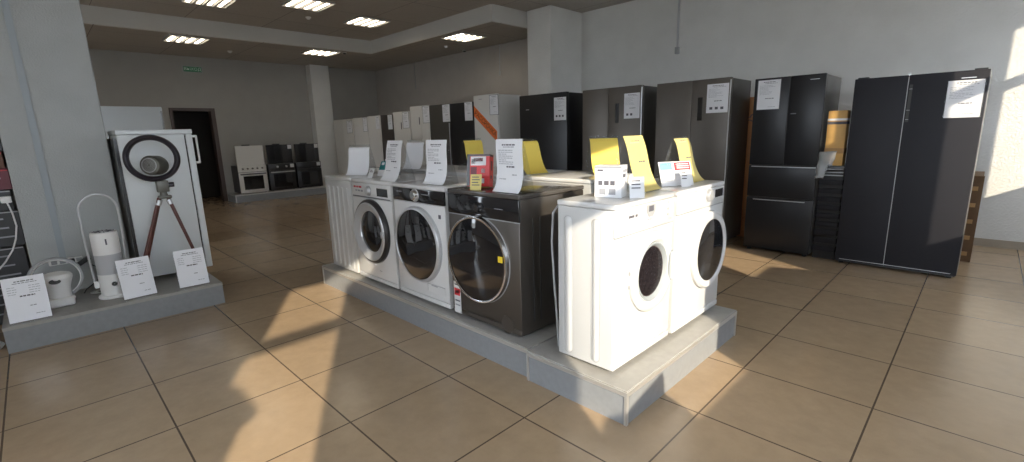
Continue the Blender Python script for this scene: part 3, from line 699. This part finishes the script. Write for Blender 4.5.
# ------------------------------------------------------------------ left display
r = root('refrigerator', 'small white fridge side-on behind the tripod fan, door handle at right', 'fridge', (-2.0, 1.06, .181))
MB().box(-.25, .25, -.235, .225, .04, 1.245, 0, .006, 2).build('cabinet', 'fridgeblue', r)
MB().box(-.24, .24, -.258, -.236, .06, 1.22).build('condenser', 'black', r)
MB().box(-.24, .235, .222, .236, .06, 1.235).build('gasket', 'gap', r)
fd = MB().box(-.25, .25, .236, .285, .04, 1.245, 0, .008, 2).build('door', 'fridgeblue', r)
hd = MB().box(.205, .23, .284, .325, .985, 1.005, 0, .004, 1).box(.205, .23, .284, .325, 1.215, 1.235, 0, .004, 1).box(.205, .23, .312, .326, .985, 1.235, 0, .005, 1)
hd.build('door_handle', 'plastic', fd)
MB().box(-.255, .255, -.24, .288, 1.247, 1.285, 0, .006, 2).build('top_panel', 'fridgeblue', r)
for sx in (-1, 1):
    for sy in (-.18, .2): MB().cyl((sx * .2, sy, 0), (sx * .2, sy, .045), .022, 0, 12).build('foot', 'black', r)
r = root('refrigerator', 'tall white fridge half hidden behind the small white fridge', 'fridge', (-4.6, 1.30, 0))
MB().box(-.3, .25, -.48, .29, .03, 1.78, 0, .006, 2).build('cabinet', 'fridgeblue', r)
MB().box(.26, .31, -.48, .29, .75, 1.80, 0, .008, 2).build('door', 'fridgeblue', r)
MB().box(.26, .31, -.48, .29, .03, .745, 0, .008, 2).build('door', 'fridgeblue', r)
MB().box(.309, .33, .265, .285, .9, 1.75, 0, .004, 1).build('door_handle', 'greyplastic', r)

# tripod fan (bladeless ring on wooden tripod)
fx, fy = -1.53, 1.0
r = root('tripod_fan', 'dark ring fan on a dark red wooden tripod before the white fridge', 'fan', (fx, fy, .181))
FZ = 1.055
RT = TM((0, 0, FZ), -.10, 0, 0) @ TM((0, 0, 0), 0, 0, PI / 2 - .22) @ FRONT      # ring faces +X, turned a little to the camera
rr = MB(); prof = []
for k in range(20):
    a = 2 * PI * k / 20; prof.append((.166 + .022 * math.cos(a), -.006 + .045 * math.sin(a)))
prof.append(prof[0]); rr.lathe(prof, 0, 64, RT).build('ring', 'fanring', r)
MT = RT @ Matrix.Translation((.0, -.055, .03)) @ Matrix.Rotation(-.5, 4, 'Y')
mm = MB().lathe([(.001, .035), (.066, .035), (.074, .030), (.078, .018), (.078, -.07), (.070, -.095), (.045, -.108), (.001, -.11)], 0, 40, MT).lathe([(.058, .0352), (.058, .038), (.052, .038), (.052, .0352)], 1, 32, MT)
for k in range(5): mm.lathe([(.012 + .009 * k, .0356), (.014 + .009 * k, .0356)], 1, 32, MT)
mm.build('motor_housing', ['fanmetal', 'greyplastic'], r)
MB().box(-.03, .035, -.005, .075, .78, .872, 0, .006, 2).build('bracket', 'fanmetal', r)
MB().cyl((.0, .07, .835), (.0, .115, .835), .02, 0, 18).build('tilt_knob', 'fanring', r)
MB().cyl((0, .035, .745), (0, .035, .785), .03, 0, 18, .022).box(-.03, .03, -.005, .085, .725, .752, 0, .008, 2).build('tripod_head', 'fanmetal', r)
for (ex, ey, hz) in ((.06, -.30, .735), (.10, .19, .735), (-.15, -.235, .735)):
    MB().cyl((ex * .08, .035 + ey * .12, hz), (ex, .035 + ey, .008), .014, 0, 12, .011).build('leg', 'wood', r)
    MB().cyl((ex * .985, .035 + ey * .99, .0), (ex, .035 + ey, .03), .014, 0, 12).build('foot', 'black', r)
    MB().cyl((ex * .08, .035 + ey * .12, hz - .02), (ex * .13, .035 + ey * .18, hz - .06), .019, 0, 12).build('leg_clamp', 'silver', r)

# air purifier with arched loop
r = root('air_purifier', 'white cylindrical air purifier with arched loop handle by the column', 'purifier', (-1.525, .612, .181))
MB().lathe([(.001, 0), (.102, 0), (.106, .006), (.104, .016), (.09, .022), (.084, .024)], 0, 48).build('base', 'plastic', r)
MB().lathe([(.083, .022), (.085, .03), (.085, .19)], 0, 48).build('lower_body', 'plastic', r)
MB().lathe([(.0835, .19), (.0835, .345)], 0, 48).build('mesh_band', 'mesh', r)
up = MB().lathe([(.085, .345), (.085, .50), (.082, .515), (.074, .52), (.001, .52)], 0, 48).build('upper_body', 'plastic', r)
gr = MB()
for k in range(14):
    a = 2 * PI * k / 14; gr.box(.025, .068, -.004, .004, .5195, .5215, 0, 0, 1, Matrix.Rotation(a, 4, 'Z'))
gr.build('outlet_grille', 'inkdark', up)
MB().box(.084, .087, -.006, .004, .425, .47, 0, .001, 1).build('indicator', 'inkdark', up)
MB().lathe([(.001, .089), (.016, .089), (.018, .084)], 0, 24, TM((0, .0, .115), 0, PI / 2, 0)).build('button', 'blackgloss', r)
pts = [(-.01, -.105, .10), (-.01, -.112, .30)] + [(-.01, -.115, .5 + .02 * k) for k in range(9)]
for k in range(1, 18):
    a = PI - PI * k / 18; pts.append((-.01, .115 * math.cos(a), .68 + .125 * math.sin(a)))
pts += [(-.01, .115, .66 - .02 * k) for k in range(9)] + [(-.01, .108, .30), (-.01, .10, .10)]
MB().tube(pts, .0085, 0, 10).build('loop_handle', 'silver', r)
MB().box(-.03, .01, -.114, -.084, .085, .14, 0, .006, 2).box(-.03, .01, .084, .112, .085, .14, 0, .006, 2).build('loop_mount', 'plastic', r)

# air washer with big ring
r = root('desk_fan', 'white bladeless device with grey ring behind left price card', 'fan', (-1.57, .30, .181)); r.scale = (1.12, 1.12, 1.12)
MB().box(-.07, .075, -.07, .07, 0, .06, 0, .018, 4).build('base', 'plastic', r)
MB().lathe([(.001, .05), (.062, .05), (.060, .08), (.062, .12), (.072, .155), (.082, .185), (.082, .20), (.072, .215), (.045, .224), (.001, .226)], 0, 40).build('body', 'plastic', r)
MB().lathe([(.001, .006), (.026, .006), (.03, 0)], 0, 28, TM((.077, -.01, .180), 0, PI / 2 - .25, 0) @ Matrix.Scale(.6, 4, (1, 0, 0))).build('sensor_window', 'blackgloss', r)
MB().box(.05, .082, -.074, .074, .046, .062, 0, .004, 1).build('front_lip', 'plastic', r)
RT = TM((-.05, .0, .175), 0, 0, 0) @ Matrix.Rotation(-.25, 4, 'Y') @ Matrix.Rotation(PI / 2, 4, 'Y')
prof = [(.122, -.030), (.134, -.034), (.142, -.026), (.142, .026), (.134, .034), (.122, .030), (.122, -.030)]
rg = MB().lathe(prof, 0, 56, RT).build('ring', 'greyplastic', r)
MB().lathe([(.121, -.030), (.119, -.026), (.119, .026), (.121, .030), (.124, .032), (.123, .0), (.121, -.030)], 0, 56, RT).build('inner_rim', 'plastic', rg)

# wall socket strip, plugs, cables
r = root('power_strip', 'white power strip on the column under the cable duct', 'power strip', (-1.998, .38, .435))
mb = MB().box(0, .035, -.105, .10, -.022, .022, 0, .004, 1)
for k in range(4):
    mb.box(.034, .036, -.09 + .05 * k, -.055 + .05 * k, -.015, .015, 1)
mb.build('strip_body', ['plastic', 'greyplastic'], r)
for y0, m in ((.03, 'black'),): MB().box(.03, .07, y0 - .02, y0 + .02, -.018, .018, 0, .005, 1).build('plug', m, r)
o = MB().box(-.02, .02, -.055, .055, -.018, .018, 0, .006, 2).build('power_adapter', 'black'); tag(o, 'black plug adapter hanging from the white power strip', 'adapter'); o.location = (-1.945, .475, .415); o.rotation_euler = (.55, 0, 0)
tag(MB().tube([(-1.94, .51, .39), (-1.92, .55, .36), (-1.90, .565, .31), (-1.88, .55, .26), (-1.87, .50, .225), (-1.86, .46, .2), (-1.80, .44, .186)], .004).build('power_cable', 'black'), 'black cable drooping from the adapter beside the ring device', 'cable')
cp_ = [(-1.80, .50, .187)]
for k in range(40):
    a = k * .62; cp_.append((-1.74 + .05 * math.cos(a) + .001 * k, .52 + .055 * math.sin(a) + .0012 * k, .187 + .0003 * k))
tag(MB().tube(cp_, .0035, 0, 6).build('power_cable', 'cable'), 'white tangled cable lying on podium behind the purifier', 'cable')

# cards on the left podium
def standcard(label, loc, rz, lean=.22, w=.21, hgt=.305):
    r = root('price_card', label, 'price card', loc, rz)
    T = TM((0, 0, .004), -lean)
    mb = MB().box(-w / 2, w / 2, -.001, .001, 0, hgt, 0, 0, 1, T)
    def ln(a, b, z, t, mi):
        cur = a
        while cur < b - .004:
            e = min(b, cur + random.uniform(.008, .026)); mb.box(cur, e, -.0017, -.001, z - t / 2, z + t / 2, mi, 0, 1, T); cur = e + .004
    ln(-.045, .05, .275, .006, 2); ln(-.055, .065, .262, .005, 1)
    for k in range(4): ln(-.085, -.04, .238 - .016 * k, .003, 1); ln(.02, .08, .238 - .016 * k, .003, 1)
    ln(-.03, .045, .172, .009, 2); ln(.01, .04, .10, .006, 1); ln(.03, .075, .04, .004, 1)
    mb.build('sheet', ['paperback', 'ink', 'inkdark'], r, False)
    s = MB().box(-w / 2 - .003, w / 2 + .003, .0015, .0035, 0, hgt, 0, 0, 1, T).box(-w / 2, w / 2, -.03, .075, 0, .0025)
    s.strip([(.048, .2), (.064, .1), (.073, .002)], -w / 4, w / 4, .002)
    s.build('acrylic_stand', 'acrylic', r)
    return r
standcard('white price card at podium corner, left of the ring device', (-1.30, .135, .181), PI / 2 - .02)
standcard('white price card leaning in front of the air purifier', (-1.32, .745, .181), PI / 2 + .10)
standcard('white price card at the foot of the small white fridge', (-1.315, 1.105, .181), PI / 2 - .03)

# dark cartons stacked left of the column
zb = 0.
rows = [(.30, 'boxdark', 'lowest black carton of the stack left of column'), (.30, 'boxdark', 'black carton with pale stripes, second of the stack left of column'), (.28, 'boxdark', 'black carton level with the power strip cable, stack left of column'),
        (.16, 'boxdark', 'thin black carton under the red one left of column'), (.16, 'boxmaroon', 'dark red carton in the stack left of column'), (.13, 'boxbrown', 'brownish carton above the dark red one left of column'), (.17, 'boxdark', 'topmost dark carton of the stack left of column')]
for i, (hh, m, lb) in enumerate(rows):
    x1 = -2.05 + .01 * math.sin(i * 2.1)
    r = root('appliance_carton', lb, 'box', (x1, -.14 + .008 * math.cos(i * 3), zb))
    mb = MB().box(-.55, 0, -.42, .31, 0, hh - .002, 0, .004, 1)
    for k in range(3 if hh > .2 else 1):
        zc = hh * (.25 + .25 * k) if hh > .2 else hh * .5
        mb.box(0, .0012, .0 + .03 * k, .26 - .02 * k, zc, zc + .012, 1)
    mb.box(0, .0014, -.02, .305, hh - .02, hh - .012, 2)
    if i in (1, 2): mb.box(0, .0014, .06, .16, hh * .62, hh * .7, 1)
    mb.build('carton', [m, 'ink', 'redprint' if m != 'boxdark' else 'greyplastic'], r, False)
    zb += hh
o = MB().box(-.02, .02, -.03, .03, -.025, .025, 0, .006, 2).build('plug_adapter', 'plastic'); tag(o, 'white plug adapter hanging before the dark cartons', 'adapter'); o.location = (-2.008, .128, .965)
tag(MB().tube([(-2.0, .13, .945), (-2.0, .145, .86), (-2.0, .15, .76), (-2.0, .13, .66), (-1.99, .10, .58), (-1.99, .05, .50), (-1.99, .0, .44), (-1.99, -.06, .40)], .0055).build('power_cable', 'cable'), 'white cable drooping in front of the dark cartons', 'cable')
r = root('floor_fan_base', 'white round stand base on the floor at the podium end', 'stand', (-1.46, -.19, 0))
MB().lathe([(.001, .0), (.155, .0), (.165, .012), (.15, .03), (.06, .042), (.03, .06), (.001, .06)], 0, 48).build('base_disc', 'plastic', r)
MB().cyl((0, 0, .05), (0, 0, .32), .014, 0, 16).build('pole', 'plastic', r)

# ------------------------------------------------------------------ ceiling fittings
def lamp(label, x, y, z):
    r = root('ceiling_light', label, 'ceiling light', (x, y, z), 0, 'recessed louvre ceiling lights')
    f = MB()
    for a, b, c, d in ((-.3, .3, -.3, -.285), (-.3, .3, .285, .3), (-.3, -.285, -.285, .285), (.285, .3, -.285, .285)): f.box(a, b, c, d, -.028, .0)
    f.box(-.285, .285, -.285, .285, -.004, .0)
    f.build('housing', 'louvre', r, False)
    for k in range(4):
        yy = -.21 + .14 * k
        MB().box(-.275, .275, yy - .022, yy + .022, -.020, -.006, 0, .004, 1).build('lit_tube', 'tube', r)
    l = MB()
    for k in range(3): l.box(-.285, .285, -.155 + .14 * k, -.125 + .14 * k, -.030, -.004)
    l.build('louvre', 'louvre', r, False)
lamp('lit ceiling light panel nearest the inner soffit corner', -4.97, 4.96, ZU)
lamp('lit ceiling light panel at top of picture, middle of three', -4.45, 3.70, ZU)
lamp('lit ceiling light panel cut by the top picture edge', -5.12, 2.52, ZU)
lamp('lit ceiling light panel in the lowered border above doorway', -6.95, 2.56, ZL)
lamp('lit ceiling light panel in the lowered border by the dome camera', -6.92, 4.95, ZL)
lamp('lit ceiling light panel in the lowered border above the fridges', -3.88, 6.30, ZL)
def detector(label, x, y, z, dark=False):
    r = root('smoke_detector' if not dark else 'dome_camera', label, 'detector' if not dark else 'camera', (x, y, z))
    MB().lathe([(.001, 0), (.045, 0), (.045, -.010), (.034, -.016)], 0, 24).build('base', 'plastic', r)
    MB().lathe([(.032, -.014), (.030, -.028), (.02, -.038), (.001, -.04)], 0, 24).build('dome', 'black' if dark else 'plastic', r)
detector('white round smoke detector on the upper ceiling', -5.30, 4.05, ZU)
detector('white smoke detector beside the light above the fridges', -4.83, 6.62, ZL)
detector('white smoke detector over the far doorway wall', -7.83, 3.48, ZL)
detector('black dome camera on the ceiling above the white fridges', -5.0, 7.24, ZL, True)
detector('small dome camera beside the light on lowered border', -6.70, 5.36, ZL, True)
r = root('exit_sign', 'small green exit sign above the dark doorway', 'sign', (XW + .002, 3.04, 2.86))
MB().box(0, .02, -.185, .185, -.065, .065, 0, .003, 1).build('sign_box', 'greyplastic', r)
mb = MB().box(.02, .022, -.165, .165, -.05, .05, 0)
text_geo(mb, 'ВЫХОД', .085, 1, Matrix.Translation((.0225, 0, 0)) @ Matrix.Rotation(PI / 2, 4, 'Z') @ Matrix.Rotation(PI / 2, 4, 'X'))
mb.build('sign_face', ['green', 'signwhite'], r, False)
r = root('conduit_drop', 'thin metal conduit dropping down the grey wall above stainless fridges', 'conduit', (-.31, YN - .03, 2.53))
MB().cyl((0, 0, .0), (0, 0, ZU - 2.53), .016, 0, 14).build('pipe', 'silver', r)
MB().box(-.028, .028, -.03, .03, -.06, .04, 0, .006, 2).build('end_cap', 'greyplastic', r)
tag(MB().cyl((-4.04, YB - .014, ZL - .002), (-4.06, YB - .014, 2.58), .009, 0, 8).cyl((-4.06, YB - .014, 2.60), (-4.06, YB - .014, 2.52), .018, 0, 8).build('hanging_cable', 'greyplastic'), 'grey cable end hanging on rear wall by the pillar', 'cable')
tag(MB().cyl((-7.10, YB - .014, ZL - .002), (-7.10, YB - .014, 2.56), .008, 0, 8).cyl((-7.10, YB - .014, 2.58), (-7.10, YB - .014, 2.50), .015, 0, 8).build('hanging_cable', 'greyplastic'), 'grey cable end hanging on rear wall near the corner', 'cable')

# ------------------------------------------------------------------ light
sl = bpy.data.lights.new('sun', 'SUN'); sl.energy = 6.6; sl.angle = math.radians(.6); sl.color = (1, .87, .67)
so = bpy.data.objects.new('sun', sl); COL.objects.link(so)
el = math.atan(.444); dirv = Vector((-.871, .491, -math.tan(el)))
so.rotation_euler = dirv.to_track_quat('-Z', 'Y').to_euler(); so.location = (20, -10, 12)
wd = bpy.data.worlds.new('World'); SC.world = wd; wd.use_nodes = True
bgn = wd.node_tree.nodes['Background']; bgn.inputs[0].default_value = (.82, .90, 1.0, 1); bgn.inputs[1].default_value = 6.8

# ------------------------------------------------------------------ camera
cam = bpy.data.cameras.new('camera'); co = bpy.data.objects.new('camera', cam); COL.objects.link(co)
cam.sensor_width = 36; cam.lens = 472.263 / 1024 * 36; cam.clip_start = .05; cam.clip_end = 200
Rr = ((.71003237, .70366629, -.02660429), (-.12508594, .16321767, .97862838), (-.69297009, .69153, -.20390859))
m3 = Matrix((Rr[0], Rr[1], tuple(-c for c in Rr[2]))).transposed()
co.matrix_world = Matrix.Translation((3.23904, .31386, 1.36189)) @ m3.to_4x4()
SC.camera = co
vs_ = SC.view_settings
vs_.view_transform = 'Standard'; vs_.look = 'None'; vs_.gamma = 1; vs_.use_curve_mapping = False; vs_.exposure = .3
